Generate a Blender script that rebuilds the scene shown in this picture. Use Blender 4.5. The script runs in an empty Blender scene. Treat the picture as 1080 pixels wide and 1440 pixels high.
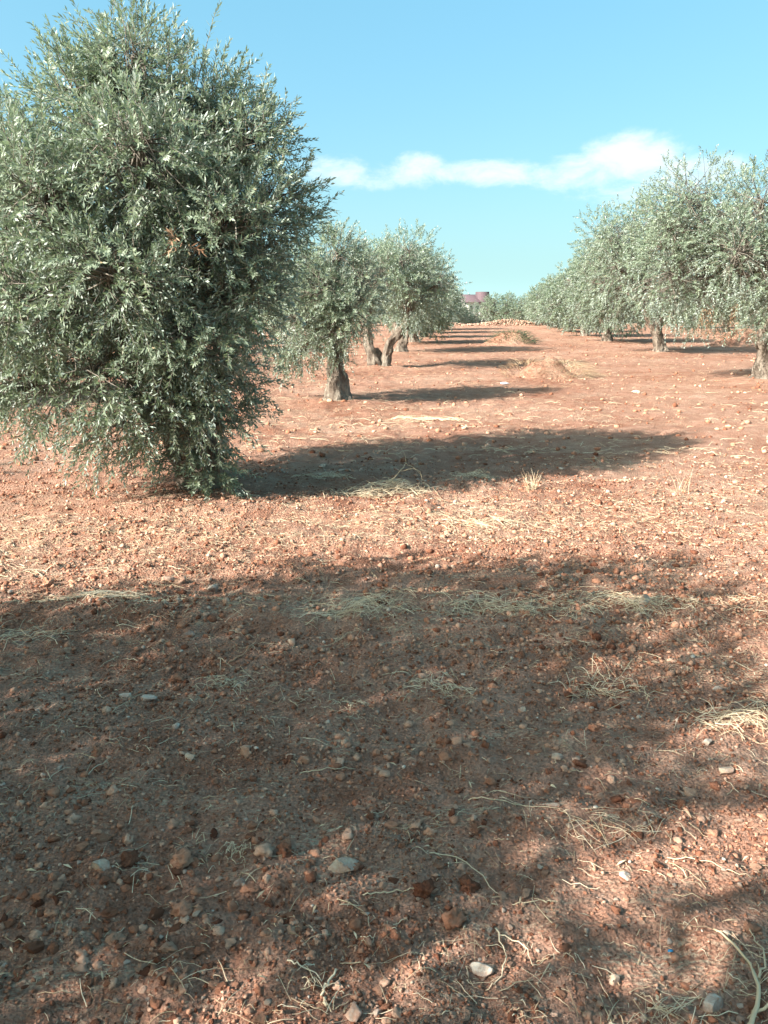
import bpy, math, random
import numpy as np
from mathutils import Vector, noise as mnoise
from math import radians as R, pi

scene = bpy.context.scene
COL = scene.collection

# ------------------------------------------------------------------ camera
EYE = 1.60
PITCH = 14.9
cam_d = bpy.data.cameras.new('camera')
cam = bpy.data.objects.new('camera', cam_d); COL.objects.link(cam)
cam.location = (0, 0, EYE)
cam.rotation_euler = (R(90 - PITCH), 0, 0)
cam_d.sensor_fit = 'VERTICAL'; cam_d.sensor_height = 24.0
cam_d.lens = 24.0 * 1088 / 1440
cam_d.clip_start = 0.05; cam_d.clip_end = 5000
scene.camera = cam
scene.render.resolution_x = 768; scene.render.resolution_y = 1024

# ------------------------------------------------------------------ light
SUN_EL = 31.0
SUN_AZ = 240.0            # clockwise from +Y: behind the camera, to its left
sun_d = bpy.data.lights.new('sun', 'SUN')
sun_d.energy = 3.25; sun_d.angle = R(0.53); sun_d.color = (1.0, 0.955, 0.90)
sun = bpy.data.objects.new('sun', sun_d); COL.objects.link(sun)
sv = Vector((math.sin(R(SUN_AZ)) * math.cos(R(SUN_EL)), math.cos(R(SUN_AZ)) * math.cos(R(SUN_EL)), math.sin(R(SUN_EL))))
sun.rotation_euler = sv.to_track_quat('Z', 'Y').to_euler()
sun.location = (-20, -20, 30)

vs = scene.view_settings
vs.view_transform = 'Standard'; vs.look = 'None'; vs.gamma = 1.0; vs.use_curve_mapping = False
vs.exposure = 2.3

class NT:
    """small node-tree helper"""
    def __init__(s, tree):
        s.t = tree; tree.nodes.clear()
    def n(s, typ, **kw):
        nd = s.t.nodes.new(typ)
        for k, v in kw.items(): setattr(nd, k, v)
        return nd
    def l(s, a, b): s.t.links.new(a, b)
    def put(s, sock, v):
        if hasattr(v, 'is_output'): s.l(v, sock)
        else: sock.default_value = v
    def math(s, op, a, b=0.0, c=None, clamp=False):
        nd = s.n('ShaderNodeMath', operation=op, use_clamp=clamp)
        s.put(nd.inputs[0], a); s.put(nd.inputs[1], b)
        if c is not None: s.put(nd.inputs[2], c)
        return nd.outputs[0]
    def noise(s, vec, scale, detail=4, rough=0.55, dim='3D', out='Fac', distortion=0.0):
        nd = s.n('ShaderNodeTexNoise', noise_dimensions=dim)
        if vec is not None: s.l(vec, nd.inputs['Vector'])
        nd.inputs['Scale'].default_value = scale; nd.inputs['Detail'].default_value = detail
        nd.inputs['Roughness'].default_value = rough; nd.inputs['Distortion'].default_value = distortion
        return nd.outputs[out]
    def mapr(s, v, a, b, c=0.0, d=1.0, smooth=False):
        nd = s.n('ShaderNodeMapRange', interpolation_type='SMOOTHSTEP' if smooth else 'LINEAR')
        s.put(nd.inputs[0], v)
        for i, x in enumerate((a, b, c, d)): nd.inputs[i + 1].default_value = x
        return nd.outputs[0]
    def mix(s, f, a, b, mode='MIX'):
        nd = s.n('ShaderNodeMix', data_type='RGBA', blend_type=mode)
        s.put(nd.inputs[0], f)
        for k, v in ((6, a), (7, b)):
            s.put(nd.inputs[k], v if hasattr(v, 'is_output') else (*v, 1.0))
        return nd.outputs[2]
    def ramp(s, f, stops):
        nd = s.n('ShaderNodeValToRGB'); s.put(nd.inputs[0], f)
        e = nd.color_ramp.elements
        while len(e) < len(stops): e.new(0.5)
        for k, (p, c) in enumerate(stops): e[k].position = p; e[k].color = (*c, 1)
        return nd.outputs[0]
    def mapping(s, vec, scale=(1, 1, 1), rot=(0, 0, 0), loc=(0, 0, 0)):
        nd = s.n('ShaderNodeMapping'); s.l(vec, nd.inputs[0])
        nd.inputs['Scale'].default_value = scale; nd.inputs['Rotation'].default_value = rot; nd.inputs['Location'].default_value = loc
        return nd.outputs[0]

# world: daylight sky with a low bank of fair-weather cloud
world = bpy.data.worlds.new('World'); scene.world = world; world.use_nodes = True
w = NT(world.node_tree)
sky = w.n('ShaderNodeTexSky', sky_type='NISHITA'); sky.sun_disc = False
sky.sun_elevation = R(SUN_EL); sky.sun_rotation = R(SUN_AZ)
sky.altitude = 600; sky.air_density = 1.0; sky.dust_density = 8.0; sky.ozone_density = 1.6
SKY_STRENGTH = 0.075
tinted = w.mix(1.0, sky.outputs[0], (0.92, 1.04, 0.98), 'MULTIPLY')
tc = w.n('ShaderNodeTexCoord')
sep = w.n('ShaderNodeSeparateXYZ'); w.l(tc.outputs['Generated'], sep.inputs[0])
az = w.math('ARCTAN2', sep.outputs[0], sep.outputs[1])
el = w.math('ARCSINE', sep.outputs[2])
comb = w.n('ShaderNodeCombineXYZ'); w.put(comb.inputs[0], az); w.put(comb.inputs[1], w.math('MULTIPLY', el, 2.0))
cn = w.noise(comb.outputs[0], 17.0, 9, 0.66, distortion=.35)
cn2 = w.noise(comb.outputs[0], 3.2, 3, 0.5)
def puff(a0, e0, ra, re):
    da = w.math('DIVIDE', w.math('SUBTRACT', az, R(a0)), R(ra))
    de = w.math('DIVIDE', w.math('SUBTRACT', el, R(e0)), R(re))
    d2 = w.math('ADD', w.math('POWER', w.math('ABSOLUTE', da), 2.0), w.math('POWER', w.math('ABSOLUTE', de), 2.0))
    return w.math('SUBTRACT', 1.0, d2)
dens = None
for a0, e0, ra, re, k in [(16.3, 9.4, 3.8, 1.9, 1.5), (14.0, 8.6, 5.0, 1.4, 1.0), (20.5, 8.4, 4.6, 1.5, .9), (7.0, 8.7, 7.5, .95, 1.1), (2.2, 8.9, 2.8, 1.25, 1.2), (-2.5, 8.7, 5.5, 1.3, .9), (17.5, 7.6, 5.0, 1.5, .8),
                          (-34, 8, 13, 2.2, .9), (44, 8.4, 10, 2.0, .9), (78, 9, 14, 2.6, .9), (-80, 9, 15, 2.6, .9), (130, 10, 17, 2.6, .9), (-140, 10, 17, 2.6, .9)]:
    p = w.math('MULTIPLY', puff(a0, e0, ra, re), k)
    dens = p if dens is None else w.math('MAXIMUM', dens, p)
dens = w.math('MAXIMUM', dens, -1.0)
dens = w.math('ADD', dens, w.math('MULTIPLY', w.math('SUBTRACT', cn, 0.5), 3.0))
dens = w.math('ADD', dens, w.math('MULTIPLY', w.math('SUBTRACT', cn2, 0.5), 0.7))
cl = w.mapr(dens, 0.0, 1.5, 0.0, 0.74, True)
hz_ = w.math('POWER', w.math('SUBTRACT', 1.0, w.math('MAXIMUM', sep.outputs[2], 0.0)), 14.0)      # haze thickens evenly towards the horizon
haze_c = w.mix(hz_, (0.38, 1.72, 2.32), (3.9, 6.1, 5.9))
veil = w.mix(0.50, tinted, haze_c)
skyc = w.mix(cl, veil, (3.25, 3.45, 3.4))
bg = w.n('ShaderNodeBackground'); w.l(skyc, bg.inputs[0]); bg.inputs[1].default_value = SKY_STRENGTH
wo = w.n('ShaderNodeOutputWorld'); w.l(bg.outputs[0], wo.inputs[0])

# ------------------------------------------------------------------ helpers
def tag(o, label=None, cat=None, group=None, kind=None):
    if label: o['label'] = label
    if cat: o['category'] = cat
    if group: o['group'] = group
    if kind: o['kind'] = kind
    return o

def link(name, me, mat=None, parent=None, loc=None, smooth=False):
    o = bpy.data.objects.new(name, me); COL.objects.link(o)
    if mat is not None and not me.materials: me.materials.append(mat)
    if parent is not None: o.parent = parent
    if loc is not None: o.location = loc
    return o

def empty(name, loc, rz=0.0):
    o = bpy.data.objects.new(name, None); COL.objects.link(o)
    o.location = loc; o.rotation_euler = (0, 0, rz); o.empty_display_size = 0.2
    return o

def mesh_np(name, verts, faces_list, tone=None, smooth=False):
    """verts (N,3); faces_list: list of int arrays (M,k); tone: per-vertex float"""
    me = bpy.data.meshes.new(name)
    verts = np.ascontiguousarray(verts, np.float32)
    me.vertices.add(len(verts)); me.vertices.foreach_set('co', verts.ravel())
    faces_list = [np.asarray(f, np.int32) for f in faces_list if len(f)]
    loops = np.concatenate([f.ravel() for f in faces_list])
    sizes = np.concatenate([np.full(len(f), f.shape[1], np.int32) for f in faces_list])
    starts = np.concatenate([[0], np.cumsum(sizes)[:-1]]).astype(np.int32)
    me.loops.add(len(loops)); me.loops.foreach_set('vertex_index', loops)
    me.polygons.add(len(sizes)); me.polygons.foreach_set('loop_start', starts)
    try: me.polygons.foreach_set('loop_total', sizes)
    except Exception: pass
    me.update(calc_edges=True); me.validate()
    if smooth: me.polygons.foreach_set('use_smooth', np.ones(len(sizes), bool))
    if tone is not None:
        a = me.attributes.new('tone', 'FLOAT', 'POINT'); a.data.foreach_set('value', np.ascontiguousarray(tone, np.float32))
    return me

def hash2(ix, iy, seed):
    h = (ix.astype(np.int64) * 374761393 + iy.astype(np.int64) * 668265263 + seed * 1442695041) & 0xffffffff
    h = ((h ^ (h >> 13)) * 1274126177) & 0xffffffff
    h = (h ^ (h >> 16)) & 0xffffffff
    return h / 4294967295.0
def vnoise(x, y, seed=0):
    ix = np.floor(x); iy = np.floor(y); fx = x - ix; fy = y - iy
    ux = fx * fx * (3 - 2 * fx); uy = fy * fy * (3 - 2 * fy)
    ix = ix.astype(np.int64); iy = iy.astype(np.int64)
    a = hash2(ix, iy, seed); b = hash2(ix + 1, iy, seed); c = hash2(ix, iy + 1, seed); d = hash2(ix + 1, iy + 1, seed)
    return (a + (b - a) * ux) * (1 - uy) + (c + (d - c) * ux) * uy - 0.5
def sstep(a, b, x):
    t = np.clip((x - a) / (b - a), 0, 1); return t * t * (3 - 2 * t)

def norm(v):
    return v / np.maximum(np.linalg.norm(v, axis=-1, keepdims=True), 1e-9)

# trees: (x, y) of every trunk base, ground swells slightly round each
BIG = (-1.58, 6.78)
TREES_L = [(-0.80, 13.45), (-0.10, 20.9), (0.62, 28.2), (1.35, 35.0), (2.1, 42.0), (2.9, 49.0), (3.7, 56.0)]
TREES_R = [(8.42, 17.3), (9.55, 27.4), (10.15, 36.0), (11.0, 43.5), (11.8, 51.0), (12.6, 58.5), (13.4, 66.0)]
FAR_L = [(-10.4, 5.2), (-9.6, 13.0), (-8.9, 20.0), (-8.1, 27.5), (-7.3, 35.0), (-6.0, 43.0), (-4.6, 52.0)]
FAR_R = [(21.9, 51.0), (20.6, 42.0), (19.6, 34.0), (22.8, 60.0), (31.5, 50.0), (30.2, 40.0), (33.0, 62.0), (42.0, 58.0), (40.0, 46.0)]
END = [(9.3, 92.0), (12.2, 83.0), (14.8, 81.0), (18.5, 88.0), (6.5, 87.0), (2.0, 88.5), (-2.5, 86.5), (23.0, 86.0), (27.5, 88.0), (-7.5, 87.5), (-13, 86), (34, 87), (41, 88)]
SHADE = [(-2.22, -1.20), (-4.50, 0.80)]
BASES = [BIG] + TREES_L + TREES_R

def H(x, y):
    """ground height"""
    x = np.asarray(x, float); y = np.asarray(y, float)
    d = np.hypot(x, y)
    z = 0.05 * vnoise(x * .16 + 3, y * .16, 1)
    yy = y + 0.05 * x + 0.22 * vnoise(x * .7, y * .7, 5)
    fur = 0.018 * np.sin(yy * 2 * pi / 0.85) + 0.012 * np.sin(yy * 2 * pi / 0.37 + 1.3)
    z = z + fur * (0.5 + vnoise(x * .4, y * .9, 6)) * sstep(70, 20, d)
    z = z + 0.050 * np.exp(-((y - 3.95 + 0.05 * x + 0.3 * vnoise(x * .6, y * .1, 9)) / 0.28) ** 2)   # low berm of raked straw
    z = z + 0.036 * vnoise(x * 3.1, y * 3.1, 2) + 0.030 * vnoise(x * 8.3, y * 8.3, 3)
    near = sstep(14, 5, d)
    n3 = vnoise(x * 21, y * 21, 4)
    z = z + near * (0.026 * np.maximum(n3, -.1) + 0.012 * vnoise(x * 47, y * 47, 7))
    for bx, by in BASES:
        r2 = (x - bx) ** 2 + (y - by) ** 2
        z = z + 0.07 * np.exp(-r2 / 0.5)
    # the plateau falls away behind the end of the grove
    z = z - 4.0 * sstep(72, 110, y)
    return z
def h1(x, y): return float(H(np.array([x]), np.array([y]))[0])

# ------------------------------------------------------------------ materials
def new_mat(name):
    m = bpy.data.materials.new(name); m.use_nodes = True
    return m, NT(m.node_tree)
def finish(t, shader, disp=None):
    o = t.n('ShaderNodeOutputMaterial'); t.l(shader, o.inputs[0])
def principled(t, color, rough=0.9, spec=0.2, normal=None):
    b = t.n('ShaderNodeBsdfPrincipled')
    t.put(b.inputs['Base Color'], color if hasattr(color, 'is_output') else (*color, 1))
    t.put(b.inputs['Roughness'], rough); t.put(b.inputs['Specular IOR Level'], spec)
    if normal is not None: t.l(normal, b.inputs['Normal'])
    return b.outputs[0]
def bump(t, height, strength, dist, prev=None):
    b = t.n('ShaderNodeBump'); b.inputs['Strength'].default_value = strength; b.inputs['Distance'].default_value = dist
    t.l(height, b.inputs['Height'])
    if prev is not None: t.l(prev, b.inputs['Normal'])
    return b.outputs[0]

def mat_ground():
    m, t = new_mat('red_soil')
    tc = t.n('ShaderNodeTexCoord'); P = tc.outputs['Object']
    n1 = t.noise(P, 0.45, 5, .6); n2 = t.noise(P, 5.0, 6, .65); n3 = t.noise(P, 60.0, 4, .7)
    f = t.math('ADD', t.math('MULTIPLY', n1, .36), t.math('ADD', t.math('MULTIPLY', n2, .36), t.math('MULTIPLY', n3, .28)))
    col = t.ramp(f, [(0.31, (.16, .056, .030)), (0.43, (.355, .162, .100)), (0.55, (.505, .285, .196)), (0.68, (.625, .425, .32))])
    # bleached straw dust drawn out along the tillage, patchy
    S = t.mapping(P, (1.0, 3.2, 1.0), (0, 0, 0.05))
    s1 = t.noise(S, .55, 5, .62); s2 = t.noise(S, 34.0, 3, .75); s3 = t.noise(S, 4.5, 4, .7)
    sm = t.math('ADD', t.math('MULTIPLY', s1, .55), t.math('MULTIPLY', s3, .45))
    sm = t.mapr(sm, .46, .64, 0, 1, True)
    fl = t.math('MULTIPLY', sm, t.mapr(s2, .46, .60, 0, 1, True))
    col = t.mix(t.math('MULTIPLY', fl, .8), col, (.66, .53, .37))
    # scattered specks of chalky grit
    vo = t.n('ShaderNodeTexVoronoi'); t.l(P, vo.inputs['Vector']); vo.inputs['Scale'].default_value = 26
    g = t.math('MULTIPLY', t.mapr(vo.outputs['Distance'], .10, .16, 1, 0), t.mapr(t.noise(P, 9, 2, .5), .55, .62, 0, 1))
    col = t.mix(t.math('MULTIPLY', g, .7), col, (.48, .38, .30))
    v2 = t.n('ShaderNodeTexVoronoi'); t.l(P, v2.inputs['Vector']); v2.inputs['Scale'].default_value = 70; v2.inputs['Randomness'].default_value = 1
    nb = bump(t, t.noise(P, 2.2, 6, .8), 1.0, .16)
    nb = bump(t, t.noise(P, 9, 6, .75), 1.0, .09, nb)
    nb = bump(t, v2.outputs['Distance'], 1.0, .02, nb)
    nb = bump(t, t.noise(P, 160, 4, .75), .8, .008, nb)
    finish(t, principled(t, col, .95, .1, nb)); return m
def mat_clod():
    m, t = new_mat('soil_clod')
    tc = t.n('ShaderNodeTexCoord'); P = tc.outputs['Object']
    at = t.n('ShaderNodeAttribute', attribute_name='tone'); oi = t.n('ShaderNodeObjectInfo')
    f = t.math('FRACT', t.math('ADD', at.outputs['Fac'], oi.outputs['Random']))
    n = t.noise(P, 45, 5, .7)
    f = t.math('ADD', t.math('MULTIPLY', f, .55), t.math('MULTIPLY', n, .45))
    col = t.ramp(f, [(0.20, (.13, .046, .026)), (0.45, (.34, .148, .086)), (0.64, (.49, .255, .160)), (0.82, (.65, .415, .29))])
    nb = bump(t, t.noise(P, 60, 5, .75), .8, .012)
    nb = bump(t, t.noise(P, 220, 3, .7), .7, .005, nb)
    finish(t, principled(t, col, .95, .1, nb)); return m
def mat_stone():
    m, t = new_mat('limestone')
    tc = t.n('ShaderNodeTexCoord'); P = tc.outputs['Object']
    oi = t.n('ShaderNodeObjectInfo'); at = t.n('ShaderNodeAttribute', attribute_name='tone')
    base = t.ramp(at.outputs['Fac'], [(0.0, (.27, .13, .085)), (0.3, (.36, .23, .155)), (0.55, (.48, .36, .25)), (0.75, (.47, .40, .32)), (1.0, (.60, .50, .39))])
    n = t.noise(P, 30, 6, .65)
    col = t.mix(t.mapr(n, .36, .60, 0, .75, True), base, (.34, .17, .11))      # red earth stuck to it
    n2 = t.noise(P, 90, 4, .7)
    col = t.mix(t.mapr(n2, .45, .75, 0, .5), col, (.52, .47, .40))
    nb = bump(t, t.noise(P, 42, 6, .7), .55, .01)
    nb = bump(t, t.noise(P, 260, 3, .6), .4, .003, nb)
    finish(t, principled(t, col, .85, .25, nb)); return m
def mat_straw():
    m, t = new_mat('dry_straw')
    at = t.n('ShaderNodeAttribute', attribute_name='tone')
    col = t.ramp(at.outputs['Fac'], [(0.0, (.24, .13, .075)), (0.22, (.42, .28, .17)), (0.5, (.62, .47, .29)), (0.8, (.76, .61, .41)), (1.0, (.80, .69, .50))])
    b = principled(t, col, .6, .3)
    tr = t.n('ShaderNodeBsdfTranslucent'); t.l(col, tr.inputs[0])
    mx = t.n('ShaderNodeMixShader'); mx.inputs[0].default_value = .12; t.l(b, mx.inputs[1]); t.l(tr.outputs[0], mx.inputs[2])
    finish(t, mx.outputs[0]); return m
def mat_weed():
    m, t = new_mat('green_weed')
    at = t.n('ShaderNodeAttribute', attribute_name='tone')
    col = t.ramp(at.outputs['Fac'], [(0.0, (.05, .075, .035)), (0.5, (.11, .14, .07)), (1.0, (.26, .27, .15))])
    finish(t, principled(t, col, .6, .3)); return m
def mat_leaf():
    m, t = new_mat('olive_leaf')
    at = t.n('ShaderNodeAttribute', attribute_name='tone')
    ge = t.n('ShaderNodeNewGeometry')
    top = t.ramp(at.outputs['Fac'], [(0.0, (.095, .130, .088)), (0.45, (.188, .236, .160)), (0.8, (.295, .335, .230)), (0.97, (.33, .345, .21)), (1.0, (.30, .24, .14))])
    und = t.ramp(at.outputs['Fac'], [(0.0, (.27, .32, .27)), (1.0, (.45, .50, .42))])
    col = t.mix(ge.outputs['Backfacing'], top, und)
    b = t.n('ShaderNodeBsdfPrincipled'); t.l(col, b.inputs['Base Color'])
    b.inputs['Roughness'].default_value = .46; b.inputs['Specular IOR Level'].default_value = .5
    tr = t.n('ShaderNodeBsdfTranslucent'); t.l(t.mix(.5, top, (.24, .33, .12)), tr.inputs[0])
    mx = t.n('ShaderNodeMixShader'); mx.inputs[0].default_value = .30; t.l(b.outputs[0], mx.inputs[1]); t.l(tr.outputs[0], mx.inputs[2])
    finish(t, mx.outputs[0]); return m
def mat_dead():
    m, t = new_mat('withered_leaf')
    at = t.n('ShaderNodeAttribute', attribute_name='tone')
    col = t.ramp(at.outputs['Fac'], [(0.0, (.10, .055, .03)), (0.6, (.20, .115, .065)), (1.0, (.33, .23, .15))])
    finish(t, principled(t, col, .7, .2)); return m
def mat_bark():
    m, t = new_mat('olive_bark')
    tc = t.n('ShaderNodeTexCoord'); P = tc.outputs['Object']
    V = t.mapping(P, (1, 1, .35))
    n1 = t.noise(V, 9, 6, .7, distortion=.6); n2 = t.noise(V, 34, 5, .7); n3 = t.noise(P, 2.2, 3, .5)
    f = t.math('ADD', t.math('MULTIPLY', n1, .5), t.math('ADD', t.math('MULTIPLY', n2, .25), t.math('MULTIPLY', n3, .25)))
    col = t.ramp(f, [(0.36, (.045, .033, .025)), (0.45, (.15, .115, .088)), (0.55, (.30, .250, .195)), (0.70, (.46, .405, .33))])
    nb = bump(t, n1, 1.0, .12); nb = bump(t, n2, 1.0, .03, nb)
    finish(t, principled(t, col, .92, .15, nb)); return m
def mat_twig():
    m, t = new_mat('twig_bark')
    tc = t.n('ShaderNodeTexCoord')
    col = t.ramp(t.noise(tc.outputs['Object'], 12, 3, .6), [(.3, (.10, .08, .06)), (.7, (.26, .23, .19))])
    finish(t, principled(t, col, .85, .15)); return m
def mat_plain(name, c1, c2, scale, rough=.85):
    m, t = new_mat(name)
    tc = t.n('ShaderNodeTexCoord')
    col = t.ramp(t.noise(tc.outputs['Object'], scale, 5, .65), [(.3, c1), (.7, c2)])
    finish(t, principled(t, col, rough, .2)); return m

M = dict(ground=mat_ground(), clod=mat_clod(), stone=mat_stone(), straw=mat_straw(), weed=mat_weed(), leaf=mat_leaf(),
         dead=mat_dead(), bark=mat_bark(), twig=mat_twig(),
         plaster=mat_plain('lime_plaster', (.55, .50, .45), (.68, .63, .58), 1.2),
         roof=mat_plain('dusky_red_roof', (.085, .058, .065), (.125, .085, .092), 3.0),
         glass=mat_plain('dark_window', (.03, .035, .04), (.06, .065, .07), 2.0, .2),
         paper=mat_plain('white_litter', (.62, .64, .66), (.75, .77, .80), 20),
         blue=mat_plain('blue_plastic', (.03, .16, .30), (.05, .24, .42), 40, .4))

# ------------------------------------------------------------------ ground
def grow(start, step, rate, lim):
    out = [start]; s = step
    while out[-1] < lim:
        out.append(out[-1] + s + rate * max(0.0, out[-1] - start))
    return out
xs_p = np.array(grow(0.0, .018, 0.0, 1.5) ); xs_o = np.array(grow(xs_p[-1] + .018, .018, .035, 600))
xs = np.concatenate([-xs_o[::-1], -xs_p[:0:-1], xs_p, xs_o])
ys_f = np.array(grow(1.0, .0125, .0138, 900)); ys_b = np.array(grow(0.0, .05, .09, 120))[1:]
ys = np.concatenate([1.0 - ys_b[::-1], ys_f])
X, Y = np.meshgrid(xs, ys)
Z = H(X, Y)
nx, ny = len(xs), len(ys)
idx = np.arange(nx * ny).reshape(ny, nx)
quads = np.stack([idx[:-1, :-1], idx[:-1, 1:], idx[1:, 1:], idx[1:, :-1]], -1).reshape(-1, 4)
gm = mesh_np('ground', np.stack([X, Y, Z], -1).reshape(-1, 3), [quads], smooth=True)
ground = tag(link('ground', gm, M['ground']), kind='structure')
print('ground', nx, ny, nx * ny)

# ------------------------------------------------------------------ tubes and trees
def tube(pts, radii, sides=8, lump=0.0, flute=0.0, seed=0, caps=True):
    pts = np.asarray(pts, float); n = len(pts); radii = np.asarray(radii, float)
    tan = norm(np.gradient(pts, axis=0))
    ref = np.array([0, 1.0, 0.05]); V = []
    for i in range(n):
        a = np.cross(tan[i], ref); a /= max(np.linalg.norm(a), 1e-6); b = np.cross(tan[i], a)
        for k in range(sides):
            th = 2 * pi * k / sides
            r = radii[i]
            if flute or lump:
                tw = i / n * 1.6
                r *= 1 + flute * (.5 * math.sin(3 * (th + tw) + seed) + .35 * math.sin(5 * (th - tw * .6) + seed * 2.1) + .25 * math.sin(9 * th + seed))
                q = pts[i] + (a * math.cos(th) + b * math.sin(th)) * radii[i]
                r *= 1 + lump * mnoise.noise(Vector((q[0] * 6 + seed, q[1] * 6, q[2] * 4))) + lump * .6 * mnoise.noise(Vector((q[0] * 17 + seed, q[1] * 17, q[2] * 11)))
            V.append(pts[i] + (a * math.cos(th) + b * math.sin(th)) * r)
    F = []
    for i in range(n - 1):
        for k in range(sides):
            k2 = (k + 1) % sides
            F.append((i * sides + k, i * sides + k2, (i + 1) * sides + k2, (i + 1) * sides + k))
    T = []
    if caps:
        V.append(pts[-1] + tan[-1] * radii[-1] * .5); c = len(V) - 1
        for k in range(sides): T.append(((n - 1) * sides + k, (n - 1) * sides + (k + 1) % sides, c))
    return np.array(V), np.array(F), np.array(T)
def bez(pts, n):
    """Catmull-Rom through pts"""
    P = np.asarray(pts, float); P = np.vstack([2 * P[0] - P[1], P, 2 * P[-1] - P[-2]])
    out = []; m = len(P) - 3
    for t in np.linspace(0, m - 1e-6, n):
        i = int(t); f = t - i; a, b, c, d = P[i:i + 4]
        out.append(.5 * ((2 * b) + (-a + c) * f + (2 * a - 5 * b + 4 * c - d) * f * f + (-a + 3 * b - 3 * c + d) * f ** 3))
    return np.array(out)
def thin_tubes(P0, P1, P2, r0, r1, sides=3):
    """many 2-segment thin tubes; P* (N,3)"""
    N = len(P0); d = norm(P2 - P0)
    ref = np.where(np.abs(d[:, 2:3]) > .9, np.array([[1., 0, 0]]), np.array([[0, 0, 1.]]))
    a = norm(np.cross(d, ref)); b = np.cross(d, a)
    V = []
    for P, r in ((P0, r0), (P1, (r0 + r1) / 2), (P2, r1)):
        r = np.asarray(r).reshape(-1, 1) if np.ndim(r) else r
        for k in range(sides):
            th = 2 * pi * k / sides
            V.append(P + (a * math.cos(th) + b * math.sin(th)) * r)
    V = np.stack(V, 1)            # N, 3*sides, 3
    f = []
    for s in range(2):
        for k in range(sides):
            f.append((s * sides + k, s * sides + (k + 1) % sides, (s + 1) * sides + (k + 1) % sides, (s + 1) * sides + k))
    F = (np.arange(N)[:, None, None] * (3 * sides) + np.array(f)[None]).reshape(-1, 4)
    return V.reshape(-1, 3), F

def leaf_mesh(name, rng, base, d, L, nper, llen, lwid, detail, tone0=None, droop=.25):
    """shoots: base (N,3), direction d (N,3), length L (N,). Opposite leaf pairs along each."""
    N = len(base)
    t = np.linspace(.06, 1.0, nper // 2)
    t = np.repeat(t, 2)[None, :] + rng.normal(0, .02, (N, nper))
    npair = nper // 2
    dr = rng.uniform(.3, 1.0, (N, 1)) * droop
    pos = base[:, None] + d[:, None] * (L[:, None] * t)[..., None]
    pos[..., 2] -= dr * L[:, None] * t ** 2
    tang = d[:, None] + np.zeros_like(pos); tang[..., 2] -= 2 * dr * t; tang = norm(tang)
    ref = np.array([.3, .2, 1.0]); a = norm(np.cross(tang, ref)); b = np.cross(tang, a)
    k = np.arange(nper); phi = (k // 2) * (pi / 2) + (k % 2) * pi
    phi = phi[None] + rng.normal(0, .35, (N, nper)) + rng.uniform(0, 6.28, (N, 1))
    lat = a * np.cos(phi)[..., None] + b * np.sin(phi)[..., None]
    spread = rng.uniform(.55, 1.15, (N, nper, 1)) * np.clip(1.25 - .75 * t[..., None], .35, 1.2)
    ax = norm(tang * .75 + lat * spread + rng.normal(0, .12, pos.shape))
    nrm = tang - (tang * ax).sum(-1, keepdims=True) * ax
    nrm = nrm + np.array([0, 0, .25]) + rng.normal(0, .22, pos.shape)
    nrm = norm(nrm - (nrm * ax).sum(-1, keepdims=True) * ax)
    side = np.cross(ax, nrm)
    l = llen * rng.uniform(.65, 1.15, (N, nper, 1)) * np.clip(1.25 - .35 * t[..., None], .6, 1.2)
    wd = lwid * rng.uniform(.8, 1.2, (N, nper, 1)) * .5
    bend = rng.uniform(-.02, .14, (N, nper, 1)) * l
    pos = pos.reshape(-1, 3); ax = ax.reshape(-1, 3); nrm = nrm.reshape(-1, 3); side = side.reshape(-1, 3)
    l = l.reshape(-1, 1); wd = wd.reshape(-1, 1); bend = bend.reshape(-1, 1)
    n = len(pos)
    tone = rng.beta(2.2, 2.6, n) * .75 + np.repeat(rng.uniform(-.12, .28, N) if tone0 is None else tone0, nper)
    tone = np.clip(tone, 0, .95)
    tone[rng.random(n) < .004] = 1.0
    if detail == 2:
        V = np.stack([pos, pos + ax * l * .30 - side * wd * .9 - nrm * bend * .1, pos + ax * l * .30 + side * wd * .9 - nrm * bend * .1,
                      pos + ax * l * .68 - side * wd * .8 - nrm * bend * .45, pos + ax * l * .68 + side * wd * .8 - nrm * bend * .45,
                      pos + ax * l - nrm * bend], 1)
        i0 = (np.arange(n) * 6)[:, None]
        fr = np.repeat(base[:, 1] < .15, nper)               # leaves at the back of the crown are plain rhombs
        V[~fr, 1] = (V[~fr, 1] + V[~fr, 3]) / 2; V[~fr, 2] = (V[~fr, 2] + V[~fr, 4]) / 2; V[~fr, 3] = V[~fr, 1]; V[~fr, 4] = V[~fr, 2]
        ff = i0[fr]
        T = np.concatenate([ff + np.array([[0, 2, 1]]), ff + np.array([[3, 4, 5]])]); Q = np.concatenate([ff + np.array([[1, 2, 4, 3]]), i0[~fr] + np.array([[0, 2, 5, 1]])])
        return mesh_np(name, V.reshape(-1, 3), [Q, T], np.repeat(tone, 6))
    V = np.stack([pos, pos + ax * l * .5 + side * wd - nrm * bend * .3, pos + ax * l - nrm * bend, pos + ax * l * .5 - side * wd - nrm * bend * .3], 1)
    Q = (np.arange(n) * 4)[:, None] + np.array([[0, 1, 2, 3]])
    return mesh_np(name, V.reshape(-1, 3), [Q], np.repeat(tone, 4))

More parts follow.
